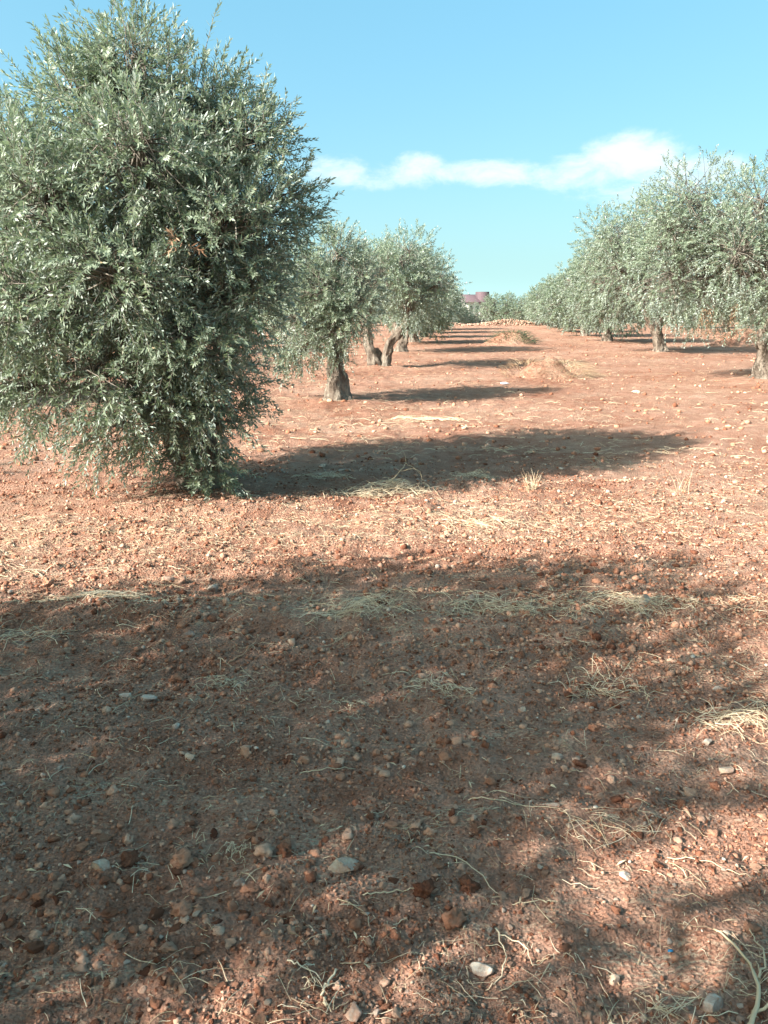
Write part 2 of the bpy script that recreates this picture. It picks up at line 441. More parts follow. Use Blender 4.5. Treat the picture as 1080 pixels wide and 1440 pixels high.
def sample_shoots(rng, lobes, n, Lrange, zmin, zmax, shell=.33, up=(-.55, .75), keep=None):
    C = np.array([l[0] for l in lobes], float); Rr = np.array([l[1] for l in lobes], float)
    wgt = np.array([l[2] if len(l) > 2 else 1.0 for l in lobes]) * (Rr.prod(1)) ** (2 / 3)
    which = rng.choice(len(lobes), n, p=wgt / wgt.sum())
    u = norm(rng.normal(size=(n, 3)))
    rr = rng.random(n) ** shell
    base = C[which] + u * Rr[which] * rr[:, None] * .92
    out = norm(u / Rr[which])
    hrel = np.clip((base[:, 2] - zmin) / (zmax - zmin), 0, 1)
    d = out * rng.uniform(.4, 1.0, (n, 1)) + rng.normal(0, .38, (n, 3))
    d[:, 2] += up[0] + (up[1] - up[0]) * hrel
    d = norm(d)
    L = rng.uniform(*Lrange, n)
    ok = base[:, 2] + np.minimum(d[:, 2], 0) * L > .06
    return base[ok], d[ok], L[ok], which[ok]

def copy_tree(src, loc, rz, scale, label):
    r = src.copy(); COL.objects.link(r); r.location = loc; r.rotation_euler = (0, 0, rz); r.scale = scale
    r['label'] = label
    for ch in list(src.children):
        c = ch.copy(); COL.objects.link(c); c.parent = r
    return r

def make_tree(label, base, trunks, lobes, n_shoots, seed, nper=24, llen=.062, lwid=.013, Lr=(.22, .5), detail=1, sides=28,
              group='olive trees of the grove', shell=.33, limb_r=.05, extra=None, up=(-.30, .50), twig_every=3, stems=True, clump=1.6, gap=-.2, name='olive_tree'):
    """trunks: list of (points, radii) local. lobes: [(centre, radii, weight)] local."""
    rng = np.random.default_rng(seed)
    bz = h1(*base)
    root = tag(empty(name, (base[0], base[1], bz)), label, 'tree', group)
    tips = []
    for i, (pts, rad) in enumerate(trunks):
        P = bez(pts, 34); rd = np.interp(np.linspace(0, 1, 34), np.linspace(0, 1, len(rad)), rad)
        V, F, T = tube(P, rd, sides, .34, .17, seed + i * 3.7)
        link('trunk', mesh_np('trunk', V, [F, T], smooth=True), M['bark'], root)
        tips.append((P[-1], P[-4], rd[-1]))
    zmin = min(l[0][2] - l[1][2] for l in lobes); zmax = max(l[0][2] + l[1][2] for l in lobes)
    ends = []
    for k, lb in enumerate(lobes):
        c = np.array(lb[0])
        tip, prev, tr = min(tips, key=lambda q: np.linalg.norm(q[0] - c))
        start = prev + (tip - prev) * .5
        mid = start + (c - start) * .5 + rng.normal(0, .09, 3) + np.array([0, 0, .12 * np.linalg.norm(c - start)])
        end = c + rng.normal(0, .06, 3) + (c - start) * .06
        P = bez([start, mid, c, end], 12)
        r0 = min(tr * .55, limb_r * rng.uniform(.8, 1.2))
        V, F, T = tube(P, np.linspace(r0, r0 * .18, 12), 7, .2, .06, seed + k)
        link('limb', mesh_np('limb', V, [F, T], smooth=True), M['bark'], root)
        ends.append(P)
    b, d, L, which = sample_shoots(rng, lobes, n_shoots, Lr, zmin, zmax, shell, up)
    # foliage gathers into sprays with hollows between them
    fq = clump; ns_ = np.array([mnoise.noise(Vector((q[0] * fq + seed, q[1] * fq, q[2] * fq))) + .5 * mnoise.noise(Vector((q[0] * fq * 2.3, q[1] * fq * 2.3 + seed, q[2] * fq * 2.3))) for q in b])
    ok = ns_ > gap + rng.normal(0, .08, len(b)); b, d, L, which = b[ok], d[ok], L[ok], which[ok]
    if extra is not None:
        eb, ed, eL = (np.array(q, float) for q in extra)
        b = np.vstack([b, eb]); d = np.vstack([d, norm(ed)]); L = np.concatenate([L, eL]); which = np.concatenate([which, np.zeros(len(eL), int)])
    cm = leaf_mesh('crown', rng, b, d, L, nper, llen, lwid, detail)
    tag(link('crown', cm, M['leaf'], root), kind='stuff')
    # twigs: shoot axes and branchlets running back to the limbs
    VV = []; FF = []; off = 0
    if stems:
        P2 = b + d * L[:, None]; P2[:, 2] -= .12 * L; P1 = b + d * L[:, None] * .5
        V, F = thin_tubes(b, P1, P2, .0028, .001); VV.append(V); FF.append(F + off); off += len(V)
    sel = np.arange(0, len(b), twig_every)
    o = np.array([ends[w_][rng.integers(3, 11)] for w_ in which[sel]])
    mid = (o + b[sel]) / 2 + rng.normal(0, .05, (len(sel), 3)); mid[:, 2] += .04
    V, F = thin_tubes(o, mid, b[sel], .009, .0035); VV.append(V); FF.append(F + off)
    tag(link('twigs', mesh_np('twigs', np.vstack(VV), [np.vstack(FF)]), M['twig'], root), kind='stuff')
    return root

def auto_lobes(rng, rad, z0, z1, n=13, lean=(0, 0), squash=1.0):
    """lobes clustered into an olive's rounded, uneven crown"""
    out = []
    zc = (z0 + z1) / 2; hz = (z1 - z0) / 2
    out.append(((lean[0] * .5, lean[1] * .5, zc), (rad * .55, rad * .55, hz * .62), .5))
    for k in range(n):
        th = k * 2.4 + rng.uniform(-.4, .4); v = -1 + 2 * (k + .5) / n
        v = v * .95
        ring = math.sqrt(max(0.08, 1 - v * v)) * rng.uniform(.55, .75)
        if v < -.1: ring *= 1.12
        r = rad * rng.uniform(.34, .48)
        c = (lean[0] * (.6 + .4 * v) + rad * ring * math.cos(th), lean[1] + rad * ring * math.sin(th), zc + hz * v * .68)
        out.append((c, (r, r, r * rng.uniform(.8, 1.15) * squash), 1.0))
    return out

# --- the big tree in the foreground (local coordinates from its trunk base)
bx, by = BIG
def W(x, y, z): return (x - bx, y - by, z)
big_lobes = [
    (W(-1.95, 6.75, 2.35), (.85, .80, .95), .45),
    (W(-1.95, 6.70, 3.25), (.42, .48, .46), 1.0), (W(-2.42, 6.80, 3.05), (.46, .5, .46), 1.0), (W(-1.48, 6.80, 3.02), (.42, .5, .42), 1.0),
    (W(-1.12, 6.72, 2.72), (.40, .5, .42), 1.2), (W(-.98, 6.68, 2.30), (.36, .48, .42), 1.2), (W(-2.85, 6.65, 2.60), (.48, .5, .50), 1.3),
    (W(-3.10, 6.80, 2.0), (.50, .55, .50), 1.0), (W(-1.75, 6.00, 2.55), (.55, .40, .48), 1.0), (W(-2.45, 6.00, 2.30), (.52, .40, .50), 1.0),
    (W(-1.25, 6.10, 2.10), (.48, .38, .42), 1.0), (W(-1.95, 5.85, 1.75), (.58, .40, .45), 1.0), (W(-2.70, 6.05, 1.55), (.58, .42, .45), 1.0),
    (W(-1.15, 6.40, 1.62), (.42, .45, .40), 1.0), (W(-3.30, 6.50, 1.35), (.48, .45, .42), 1.0), (W(-1.50, 6.10, 1.25), (.46, .38, .34), .9),
    (W(-2.20, 6.05, 1.00), (.56, .40, .36), .9), (W(-2.85, 6.25, .90), (.50, .40, .34), .8), (W(-1.35, 6.55, .95), (.33, .38, .28), .8),
    (W(-2.0, 7.5, 2.5), (.75, .45, .70), .8), (W(-1.4, 7.4, 1.9), (.6, .45, .55), .7), (W(-2.8, 7.4, 1.8), (.6, .45, .6), .7), (W(-2.0, 7.5, 1.2), (.75, .4, .4), .6),
    (W(-1.68, 6.28, .72), (.40, .30, .30), .9), (W(-2.1, 6.2, .62), (.42, .32, .24), .8), (W(-1.38, 6.35, .60), (.28, .26, .24), .7),
]
rngx = np.random.default_rng(77)
ex_b, ex_d, ex_L = [], [], []
def spray(p, dr, n, ln, js=.05, jd=.28):
    for _ in range(n):
        ex_b.append(np.array(W(*p)) + rngx.normal(0, js, 3)); ex_d.append(np.array(dr) + rngx.normal(0, jd, 3)); ex_L.append(ln * rngx.uniform(.6, 1.1))
spray((-.80, 6.65, 2.12), (1, -.1, .30), 9, .36, .06)          # branch standing out to the right
spray((-.70, 6.70, 2.22), (.9, 0, .9), 4, .26)
spray((-1.15, 6.55, .72), (1, -.1, -.1), 7, .32)
spray((-1.42, 6.50, .28), (.7, -.4, .1), 10, .30)               # suckers round the foot
spray((-1.36, 6.42, .12), (.5, -.6, .0), 14, .24)
spray((-1.50, 6.40, .10), (.1, -.8, .1), 10, .22)
spray((-1.58, 6.45, .22), (-.2, -.7, .2), 14, .32)
spray((-1.75, 6.40, .35), (-.6, -.5, -.25), 16, .34)
spray((-1.95, 6.30, .45), (-.7, -.4, -.3), 14, .36)
spray((-2.35, 6.25, .55), (-.4, -.4, -.9), 9, .42)
spray((-2.8, 6.2, .6), (-.2, -.3, -1), 8, .36)
spray((-1.92, 6.7, 3.45), (.0, -.1, 1.2), 12, .42, .10, .2)      # leading shoots on top
spray((-1.70, 6.7, 3.40), (.15, -.1, 1.2), 8, .36, .10, .2)
spray((-2.15, 6.7, 3.40), (-.15, -.1, 1.2), 8, .34, .10, .2)
spray((-1.35, 6.7, 3.20), (.35, -.1, 1.2), 12, .34, .16, .2)
spray((-1.08, 6.7, 2.90), (.4, -.1, 1.0), 10, .28, .14, .2)
spray((-2.55, 6.7, 3.25), (-.3, -.1, 1.2), 10, .34, .16, .2)
big = make_tree('large bushy olive tree with foliage hanging to the ground and suckers at its foot', BIG,
    [([(0, 0, -.12), (.0, .02, .10), (-.10, .04, .45), (-.22, .06, .85), (-.30, .05, 1.25)], [.21, .17, .145, .135, .11]),
     ([(-.10, .05, -.10), (-.24, .10, .25), (-.45, .14, .75), (-.60, .12, 1.20)], [.16, .12, .10, .07])],
    big_lobes, 7100, 11, nper=26, llen=.054, lwid=.0135, up=(-.28, .5), Lr=(.16, .36), clump=2.6, gap=-.36, detail=1, sides=26, limb_r=.045, shell=.42,
    extra=(ex_b, ex_d, ex_L), group='olive trees of the left row')
# a withered sprig on its front
rng = np.random.default_rng(5)
db = np.array(W(-1.42, 5.70, 1.98)) + rng.normal(0, .03, (4, 3)); dd = norm(np.array([[.3, -.5, .2]]) + rng.normal(0, .5, (4, 3)))
link('withered_sprig', leaf_mesh('withered_sprig', rng, db, dd, np.full(4, .16), 14, .06, .012, 2, np.full(4, .3)), M['dead'], big)['kind'] = 'stuff'

# --- second tree of the left row: pale stout trunk, crown trailing to the left
make_tree('small olive tree with a stout pale grey trunk swollen at its foot', TREES_L[0],
    [([(0, 0, -.1), (.0, 0, .12), (-.03, 0, .45), (-.02, 0, .80), (.02, 0, 1.05)], [.29, .21, .145, .13, .11])],
    [((.0, 0, 1.75), (.55, .55, .65), .6), ((.05, -.2, 2.35), (.42, .45, .42), 1), ((-.45, 0, 2.1), (.48, .5, .45), 1), ((.42, -.1, 1.95), (.42, .45, .42), 1),
     ((-.2, -.55, 1.75), (.5, .38, .45), 1), ((.30, -.5, 1.45), (.42, .38, .36), 1), ((-.65, -.35, 1.35), (.42, .38, .40), 1), ((-.85, .45, .95), (.38, .36, .36), .9),
     ((-.60, .40, .80), (.36, .32, .28), .9), ((0, -.5, 1.15), (.40, .34, .28), .9), ((.1, .6, 1.7), (.65, .45, .6), .8), ((-.55, .5, 1.3), (.5, .4, .5), .8), ((-.95, .4, .65), (.25, .25, .2), .6), ((.0, -.28, .80), (.20, .14, .2), .5)],
    3000, 21, nper=22, llen=.058, lwid=.0160, Lr=(.16, .36), detail=1, limb_r=.05, group='olive trees of the left row')

# --- third: trunk split in two at the ground
rv = np.random.default_rng(31)
make_tree('olive tree whose trunk splits at the ground into a spreading V', TREES_L[1],
    [([(-.14, 0, -.1), (-.16, 0, .2), (-.30, 0, .6), (-.36, .02, 1.1), (-.30, .02, 1.5)], [.18, .14, .12, .11, .09]),
     ([(.12, 0, -.1), (.16, 0, .25), (.28, 0, .62), (.62, .02, 1.0), (.72, .02, 1.4)], [.17, .13, .115, .105, .08]),
     ([(0, .1, -.1), (-.05, .12, .25), (-.1, .15, .45)], [.2, .13, .06])],
    [((x + .35, y, z), r, w_) for (x, y, z), r, w_ in auto_lobes(rv, 1.6, 1.2, 3.25, 14)],
    2600, 31, nper=20, llen=.068, lwid=.020, Lr=(.18, .40), limb_r=.06, stems=False, group='olive trees of the left row')

def std_trunk(rng, hgt=1.25, r=.18, lean=.15, fork=True):
    th = rng.uniform(0, 6.28); lx, ly = lean * math.cos(th), lean * math.sin(th)
    t = [([(0, 0, -.12), (lx * .1, ly * .1, .12), (lx * .6, ly * .6, .45), (lx, ly, hgt * .7), (lx * 1.2, ly * 1.2, hgt)], [r * 1.7, r * 1.15, r * .85, r * .75, r * .5])]
    if fork:
        t.append(([(lx * .6, ly * .6, .42), (lx * .6 - .25, ly * .6 + .05, .80), (lx * .6 - .5, ly * .6 + .08, 1.2)], [r * .6, r * .5, r * .35]))
    return t

# --- generic olives: a few built, the rest copied with their own turn and size
def generic(label, base, seed, rad, z0, z1, n, llen, lwid, group, trunk=None, nl=15, nper=20, Lr=(.15, .34), lean=(0, 0), extra=None, gap=-.42):
    r = np.random.default_rng(seed)
    return make_tree(label, base, trunk or std_trunk(r), auto_lobes(r, rad, z0, z1, nl, lean), n, seed, nper=nper, llen=llen, lwid=lwid, Lr=Lr,
                     limb_r=.06, stems=False, group=group, extra=extra, gap=gap)
GL, GR = 'olive trees of the left row', 'olive trees of the right row'
l4 = generic('olive tree behind the split-trunk tree, its straight trunk forked under the crown', TREES_L[2], 41, 1.75, .9, 3.45, 2300, .085, .023, GL)
# right row
right1 = generic('tall olive tree with dark bent trunk and brown withered leaves hanging under its crown', TREES_R[0], 51, 2.55, 1.15, 4.2, 5600, .064, .0195, GR,
    trunk=[([(0, 0, -.12), (-.02, 0, .15), (-.02, 0, .45), (-.10, 0, .95), (-.05, 0, 1.35), (.1, 0, 1.9)], [.36, .26, .18, .155, .14, .11]),
           ([(-.04, 0, .8), (.18, .05, 1.2), (.42, .1, 1.7)], [.16, .13, .09])], nl=18, lean=(-1.25, 0))
rng = np.random.default_rng(6)
db = np.array([-1.75, -.9, 1.45]) + rng.normal(0, .10, (10, 3)); db2 = np.array([-1.15, -.7, 1.50]) + rng.normal(0, .05, (8, 3))
db = np.vstack([db, db2]); dd = norm(np.array([[0, -.1, -1.]]) + rng.normal(0, .22, (18, 3)))
link('withered_sprig', leaf_mesh('withered_sprig', rng, db, dd, rng.uniform(.2, .42, 18), 18, .08, .018, 1, np.full(18, .2)), M['dead'], right1)['kind'] = 'stuff'
right2 = generic('olive tree with a short dark forked trunk, branching low', TREES_R[1], 61, 2.4, .95, 4.75, 4000, .074, .0225, GR,
    trunk=[([(.05, 0, -.12), (.0, 0, .15), (-.10, 0, .5), (-.12, 0, .95), (.05, 0, 1.35)], [.29, .22, .165, .155, .12]),
           ([(-.10, 0, .6), (-.35, 0, .95), (-.62, 0, 1.35)], [.17, .15, .10])], nl=17, lean=(-1.35, 0))
right3 = generic('rounded olive tree whose skirt of leaves nearly touches the soil', TREES_R[2], 71, 2.45, .25, 4.35, 3500, .092, .028, GR, nl=16, gap=-.55)
far1 = generic('small far-off olive', TREES_L[3], 81, 2.0, .15, 3.5, 2200, .110, .030, GL, nl=14)
far2 = generic('far olive', TREES_R[3], 91, 2.2, .15, 3.9, 2000, .125, .034, GR, nl=13)
far1['label'] = 'dark leafy olive at the shady end of the left row, low crown'
far2['label'] = 'fourth olive tree of the right row, counted from the bent-trunk one'
variants = [far1, far2, right3, l4]
rc = random.Random(4)
ORD = ['first', 'second', 'third', 'fourth', 'fifth', 'sixth', 'seventh', 'eighth', 'ninth']
def scatter_tree(spots, label, group, smin=.9, smax=1.12, zs=1.0, first=None):
    for i, (x, y) in enumerate(spots):
        s = rc.uniform(smin, smax)
        o = copy_tree(variants[rc.randrange(3)], (x, y, h1(x, y)), rc.uniform(0, 6.28), (s, s, s * zs * rc.uniform(.94, 1.06)), label if first is None else label % ORD[first + i])
        o['group'] = group
scatter_tree(TREES_L[4:], '%s olive tree of the left row, counted from the big bushy one', GL, .85, .95, first=5)
scatter_tree(TREES_R[4:], '%s olive tree of the right row, counted from the bent-trunk one', GR, .92, 1.05, first=4)
scatter_tree(FAR_L, 'olive tree of the next row, half hidden behind the left row', 'olive trees beyond the left row', .85, 1.0)
scatter_tree(FAR_R, 'olive tree in the rows beyond the right row', 'olive trees beyond the right row')
scatter_tree(END, 'pale distant olive tree behind the rubble wall', 'olive trees behind the rubble wall', .90, 1.08)
# the trees the photographer stands under: only their shade reaches the picture
for k, (x, y) in enumerate(SHADE):
    o = copy_tree([right3, right3][k], (x, y, h1(x, y)), [2.1, .7][k], [(.50, .50, .92), (.66, .66, 1.04)][k],
                  ['olive tree just outside the picture shading the near soil', 'tall olive beside the big one, casting the wide near shade'][k])
    o['group'] = 'olive trees shading the foreground'

# ------------------------------------------------------------------ rubble wall and house at the far end
def ico(sub):
    import bmesh
    bm = bmesh.new(); bmesh.ops.create_icosphere(bm, subdivisions=sub, radius=1.0)
    bm.verts.ensure_lookup_table()
    v = np.array([q.co[:] for q in bm.verts]); f = np.array([[q.index for q in p.verts] for p in bm.faces]); bm.free()
    return v, f
ICO1, ICO2, ICO3 = ico(1), ico(2), ico(3)
def rock(ic, seed, rough=.35, facet=.0, stretch=(1, 1, 1)):
    rs = np.random.default_rng(seed); v = ic[0].copy()
    off = Vector(rs.uniform(-50, 50, 3))
    for i in range(len(v)):
        p = Vector(v[i]); k = 1 + rough * mnoise.noise(p * 1.1 + off) + rough * .6 * mnoise.noise(p * 2.6 + off) + rough * .45 * mnoise.noise(p * 5.5 + off) + rough * .3 * mnoise.noise(p * 11 + off)
        v[i] = v[i] * k
    if facet:                                       # chip flat faces off
        for _ in range(13):
            n = norm(rs.normal(size=3)); dcut = rs.uniform(1 - facet, 1.0) * .80
            q = v @ n; v = v - np.maximum(q - dcut, 0)[:, None] * n
        for i in range(len(v)):
            p = Vector(v[i]); v[i] = v[i] * (1 + .10 * mnoise.noise(p * 3.5 + off) + .06 * mnoise.noise(p * 8 + off))
    return v * np.array(stretch)
def bake(name, shapes, faces, pos, size, rng, tone, flat=(.55, .95), smooth=True):
    """many small lumps in one mesh"""
    n = len(pos); which = rng.integers(0, len(shapes), n); S = np.array(shapes)[which]
    th = rng.uniform(0, 6.28, n); c, s = np.cos(th), np.sin(th)
    sc = np.stack([size * rng.uniform(.75, 1.2, n), size * rng.uniform(.75, 1.2, n), size * rng.uniform(*flat, n)], 1)
    S = S * sc[:, None]
    x = S[..., 0] * c[:, None] - S[..., 1] * s[:, None]; y = S[..., 0] * s[:, None] + S[..., 1] * c[:, None]
    V = np.stack([x, y, S[..., 2]], -1) + pos[:, None]
    nv = S.shape[1]
    F = (np.arange(n) * nv)[:, None, None] + faces[None]
    return mesh_np(name, V.reshape(-1, 3), [F.reshape(-1, 3)], np.repeat(tone, nv), smooth)
rng = np.random.default_rng(101)
wallo = tag(empty('rubble_wall', (9.0, 68.0, h1(9, 68))), 'low pale rubble wall of heaped field stones closing the grove', 'wall')
n = 3600; u = rng.uniform(-22, 22, n); hh = rng.random(n) ** .7
px = u; py = rng.normal(0, .45, n) * (1.15 - hh * .7); pz = hh * (.36 + .2 * np.sin(u * .9)) - .05
lo1 = [rock(ICO1, 200 + k, .4, .3) for k in range(8)]
link('stones', bake('stones', lo1, ICO1[1], np.stack([px, py, pz], 1), rng.uniform(.045, .13, n), rng, rng.uniform(.05, .55, n), smooth=False), M['stone'], wallo)['kind'] = 'stuff'

def box(me_list, x0, x1, y0, y1, z0, z1):
    o = sum(len(v) for v, _ in me_list)
    v = np.array([(x0, y0, z0), (x1, y0, z0), (x1, y1, z0), (x0, y1, z0), (x0, y0, z1), (x1, y0, z1), (x1, y1, z1), (x0, y1, z1)], float)
    f = np.array([(0, 3, 2, 1), (4, 5, 6, 7), (0, 1, 5, 4), (1, 2, 6, 5), (2, 3, 7, 6), (3, 0, 4, 7)]) + o
    me_list.append((v, f))
def boxes(name, specs, mat, parent):
    ml = []
    for s in specs: box(ml, *s)
    return link(name, mesh_np(name, np.vstack([v for v, _ in ml]), [np.vstack([f for _, f in ml])]), mat, parent)
hx, hy = 22.4, 200.0
hz = h1(hx, hy)
house = tag(empty('house', (hx, hy, hz + 1.0)), 'distant white house with dusky red roof showing above the olive trees', 'house')
house.rotation_euler = (0, 0, .35)
boxes('wall', [(-4, 4, -4, 4, -1.6, 5.4)], M['plaster'], house)
boxes('stair_tower', [(-.2, 2.0, -4.3, -1.2, -1.6, 8.0)], M['roof'], house)
rv_ = np.array([(-4.5, -4.5, 5.403), (4.5, -4.5, 5.403), (4.5, 4.5, 5.403), (-4.5, 4.5, 5.403), (-3.4, -.1, 7.4), (3.4, -.1, 7.4), (3.4, .1, 7.4), (-3.4, .1, 7.4),
                (-4.5, -4.5, 5.6), (4.5, -4.5, 5.6), (4.5, 4.5, 5.6), (-4.5, 4.5, 5.6)])
link('roof', mesh_np('roof', rv_, [np.array([(0, 3, 2, 1), (0, 1, 9, 8), (1, 2, 10, 9), (2, 3, 11, 10), (3, 0, 8, 11), (8, 9, 5, 4), (9, 10, 6, 5), (10, 11, 7, 6), (11, 8, 4, 7), (4, 5, 6, 7)])]), M['roof'], house)
for (wx, wz) in [(-3.2, 3.4), (-1.6, 3.4), (2.6, 3.4), (-3.2, .8), (2.6, .8)]:
    boxes('window', [(wx, wx + 1.0, -4.03, -3.9, wz, wz + 1.3)], M['glass'], house)

# ------------------------------------------------------------------ clods
clod1 = [rock(ICO1, 300 + k, .42) for k in range(14)]
clod2 = [rock(ICO3, 320 + k, .85, .55) for k in range(14)]
clodm = [rock(ICO2, 340 + k, .7) for k in range(12)]
OCT = (np.array([(1, 0, 0), (-1, 0, 0), (0, 1, 0), (0, -1, 0), (0, 0, 1), (0, 0, -1)], float), np.array([(0, 2, 4), (2, 1, 4), (1, 3, 4), (3, 0, 4), (2, 0, 5), (1, 2, 5), (3, 1, 5), (0, 3, 5)]))
crumb = [OCT[0] * np.random.default_rng(700 + k).uniform(.65, 1.25, (6, 1)) + np.random.default_rng(750 + k).normal(0, .18, (6, 3)) for k in range(16)]
stone2 = [rock(ICO2, 360 + k, .38, .55) for k in range(14)]
HALF = .52
def frame_pts(rng, n, d0, d1, power):
    """points on the ground in the strip the photograph covers (and a margin), denser near"""
    u = rng.random(n); d = d0 * (d1 / d0) ** (u ** power)
    x = rng.uniform(-1, 1, n) * (HALF * d + .9)
    return x, d
def clumpy(x, y, seed): return vnoise(x * 1.6, y * 2.4, seed) + .5 * vnoise(x * 5, y * 6, seed + 1) + .5
rng = np.random.default_rng(7)
# crumbs of soil: beyond counting
n = 90000
x, y = frame_pts(rng, n, 1.15, 8.0, 1.0)
k = rng.random(n) < np.clip(clumpy(x, y, 40), .12, 1); x, y = x[k], y[k]; n = len(x)
sz = .0032 + .0065 * rng.random(n) ** 2.4
sz *= np.clip(y / 2.2, .85, 1.8)
p = np.stack([x, y, H(x, y) + sz * .25], 1)

tag(link('soil_crumbs', bake('soil_crumbs', crumb, OCT[1], p, sz, rng, rng.random(n), smooth=False), M['clod']),
    'fine crumbs of red soil covering the tilled ground', 'soil', kind='stuff')
# clods: the ones that show largest stand alone, the rest are one mass
n = 13000
x, y = frame_pts(rng, n, 1.2, 9.0, 1.0)
k = rng.random(n) < np.clip(clumpy(x, y, 50), .10, 1); x, y = x[k], y[k]; n = len(x)
sz = (.0062 + .019 * rng.random(n) ** 4.0) * np.clip(y / 3.2, .9, 1.15)
order = np.argsort(-sz / y)
# keep clear of the hand-placed things near the camera
top, rest = order[:260], order[260:]
p = np.stack([x, y, H(x, y) + sz * .10], 1)
near = rest[y[rest] < 2.6]; far = rest[y[rest] >= 2.6]
tag(link('soil_clods', bake('soil_clods', clodm, ICO2[1], p[near], sz[near], rng, rng.random(len(near))), M['clod']),
    'small clods of red soil strewn between the larger lumps', 'soil', kind='stuff')
tag(link('soil_clods', bake('soil_clods', clod1, ICO1[1], p[far], sz[far], rng, rng.random(len(far))), M['clod']),
    'small clods of red soil around the straw ridge and beyond', 'soil', kind='stuff')
n = 6000
xf, yf = frame_pts(rng, n, 8.0, 45.0, .85)
kk = rng.random(n) < np.clip(clumpy(xf * .5, yf * .6, 55), .08, 1); xf, yf = xf[kk], yf[kk]; n = len(xf)
sf = .014 + .035 * rng.random(n) ** 3
tag(link('soil_clods', bake('soil_clods', clod1, ICO1[1], np.stack([xf, yf, H(xf, yf) + sf * .2], 1), sf, rng, rng.random(n)), M['clod']),
    'soil clods dotting the lane between the olive rows', 'soil', kind='stuff')
clod_me = []
for v in clod2:
    clod_me.append(mesh_np('soil_clod', v, [ICO3[1]], np.full(len(v), .0), True))
CLOD_SPOTS = (x, y, sz, p, top)
# stones that can be told apart: x, y, (length, width, height), tone, turn, label
def stone(name, x, y, dims, tone, rz, label, seed, facet=.55, cat='stone', mat='stone', rough=.32, group=None):
    v = rock(ICO3, seed, rough, facet); v = v / np.abs(v).max(0)
    v = v * (np.array(dims) / 2)
    me = mesh_np(name, v, [ICO3[1]], np.full(len(v), tone), True)
    o = link(name, me, M[mat], None, (x, y, h1(x, y) + dims[2] * .14)); o.rotation_euler = (rng.uniform(-.12, .12), rng.uniform(-.12, .12), rz)
    return tag(o, label, cat, group)
ST = [
 (.248, 1.595, (.072, .042, .036), 1.0, -.5, 'angular white stone, the brightest, on dark soil'),
 (.779, 1.481, (.066, .052, .040), .74, .2, 'rounded light grey stone beside the pale forked dry branch'),
 (.577, 1.573, (.038, .036, .034), .55, .3, 'small beige block-shaped stone between straws'),
 (-.122, 1.941, (.100, .060, .042), .50, .1, 'broad pale flat stone, longest stone in the shaded soil'),
 (-.825, 1.926, (.064, .052, .050), .58, .4, 'cream and tan rounded stone beside a dry straw fork'),
 (1.227, 2.435, (.078, .058, .042), .52, .1, 'oval buff stone alone on bare shaded soil'),
 (-.067, 1.458, (.055, .050, .044), .28, .8, 'brown rounded stone in the dappled patch'),
 (-.417, 1.886, (.052, .034, .030), .12, .5, 'flat reddish-brown stone chip with sharp edges'),
 (-.705, 2.494, (.044, .040, .034), .50, .2, 'small tan egg-shaped pebble in the shade'),
 (-.815, 2.715, (.030, .058, .030), .80, -.3, 'long narrow whitish pebble'),
 (-1.00, 2.96, (.085, .050, .034), .72, .15, 'flat blue-grey stone half sunk in the soil'),
 (-1.10, 2.98, (.060, .040, .024), .66, -.2, 'thin pale slab of stone touching a blue-grey one'),
 (-1.002, 4.217, (.088, .075, .066), .73, .3, 'round grey stone at the edge of the shade'),
 (-1.305, 4.422, (.090, .070, .055), .32, .6, 'brownish stone near a clod at the shade edge'),
 (-.451, 3.478, (.036, .044, .050), .60, .1, 'upright pale pebble against a dark clod'),
 (.465, 3.935, (.072, .064, .062), .36, .2, 'pinkish rounded stone at the end of a straw heap'),
 (.564, 2.865, (.044, .034, .030), .56, -.6, 'small triangular buff pebble'),
 (1.463, 3.095, (.046, .040, .036), .78, .3, 'bluish light grey pebble by itself'),
 (1.226, 2.608, (.044, .036, .032), .92, .7, 'white wedge-shaped pebble near straw'),
 (.639, 2.512, (.056, .046, .034), .48, .2, 'pale pink stone among tan clods in a sunlit patch'),
 (.555, 2.235, (.085, .020, .016), .42, .0, 'thin pink sliver of stone lying flat'),
 (.706, 1.912, (.040, .044, .030), .86, .4, 'chalky pale pebble with a flat top'),
 (1.414, 3.935, (.115, .085, .075), .56, .2, 'large buff stone bedded in straw on the low ridge'),
 (4.695, 14.547, (.17, .13, .09), .85, .1, 'white stone alone on the sunlit soil far from the trees'),
 (-.40, 7.55, (.17, .12, .10), .62, .2, 'pale stone in the shadow of the big olive'),
 (-.62, 7.75, (.13, .10, .08), .58, .9, 'smaller pale stone in the shadow beside another'),
 (-.966, 3.528, (.075, .050, .040), .10, .5, 'orange-red angular stone chip beside straw'),
]
for k, (x, y, dm, tn, rz, lb) in enumerate(ST):
    stone('stone', x, y, dm, tn, rz, lb, 400 + k, group='field stones')
CL = [
 (.114, 1.832, (.072, .066, .058), 'round light brown clod in the sunlit patch'), (.193, 1.743, (.090, .078, .062), 'large dark brown clod next to a round light one'),
 (.24, 1.86, (.066, .060, .060), 'dark rough clod with dry roots beside it'), (-.761, 1.975, (.066, .060, .062), 'bright red crumbly clod near the cream stone'),
 (-.605, 1.981, (.098, .080, .050), 'wide flat reddish clod'), (-.556, 1.795, (.074, .060, .044), 'low smooth red clod in the shade'),
 (-.928, 3.176, (.082, .075, .075), 'dark lumpy clod behind a straw tuft'), (.822, 2.71, (.052, .046, .046), 'small rust-red clod near a sunlit patch'),
 (-1.95, 4.23, (.11, .10, .09), 'dark red clod at the sunlit edge of the shade'), (-1.22, 4.36, (.085, .085, .075), 'dark clod leaning on a brownish stone'),
 (-.36, 1.99, (.070, .060, .056), 'brown clod standing in a row of clods'), (-.30, 2.0, (.060, .056, .054), 'squarish brown clod beside the broad pale stone'),
]
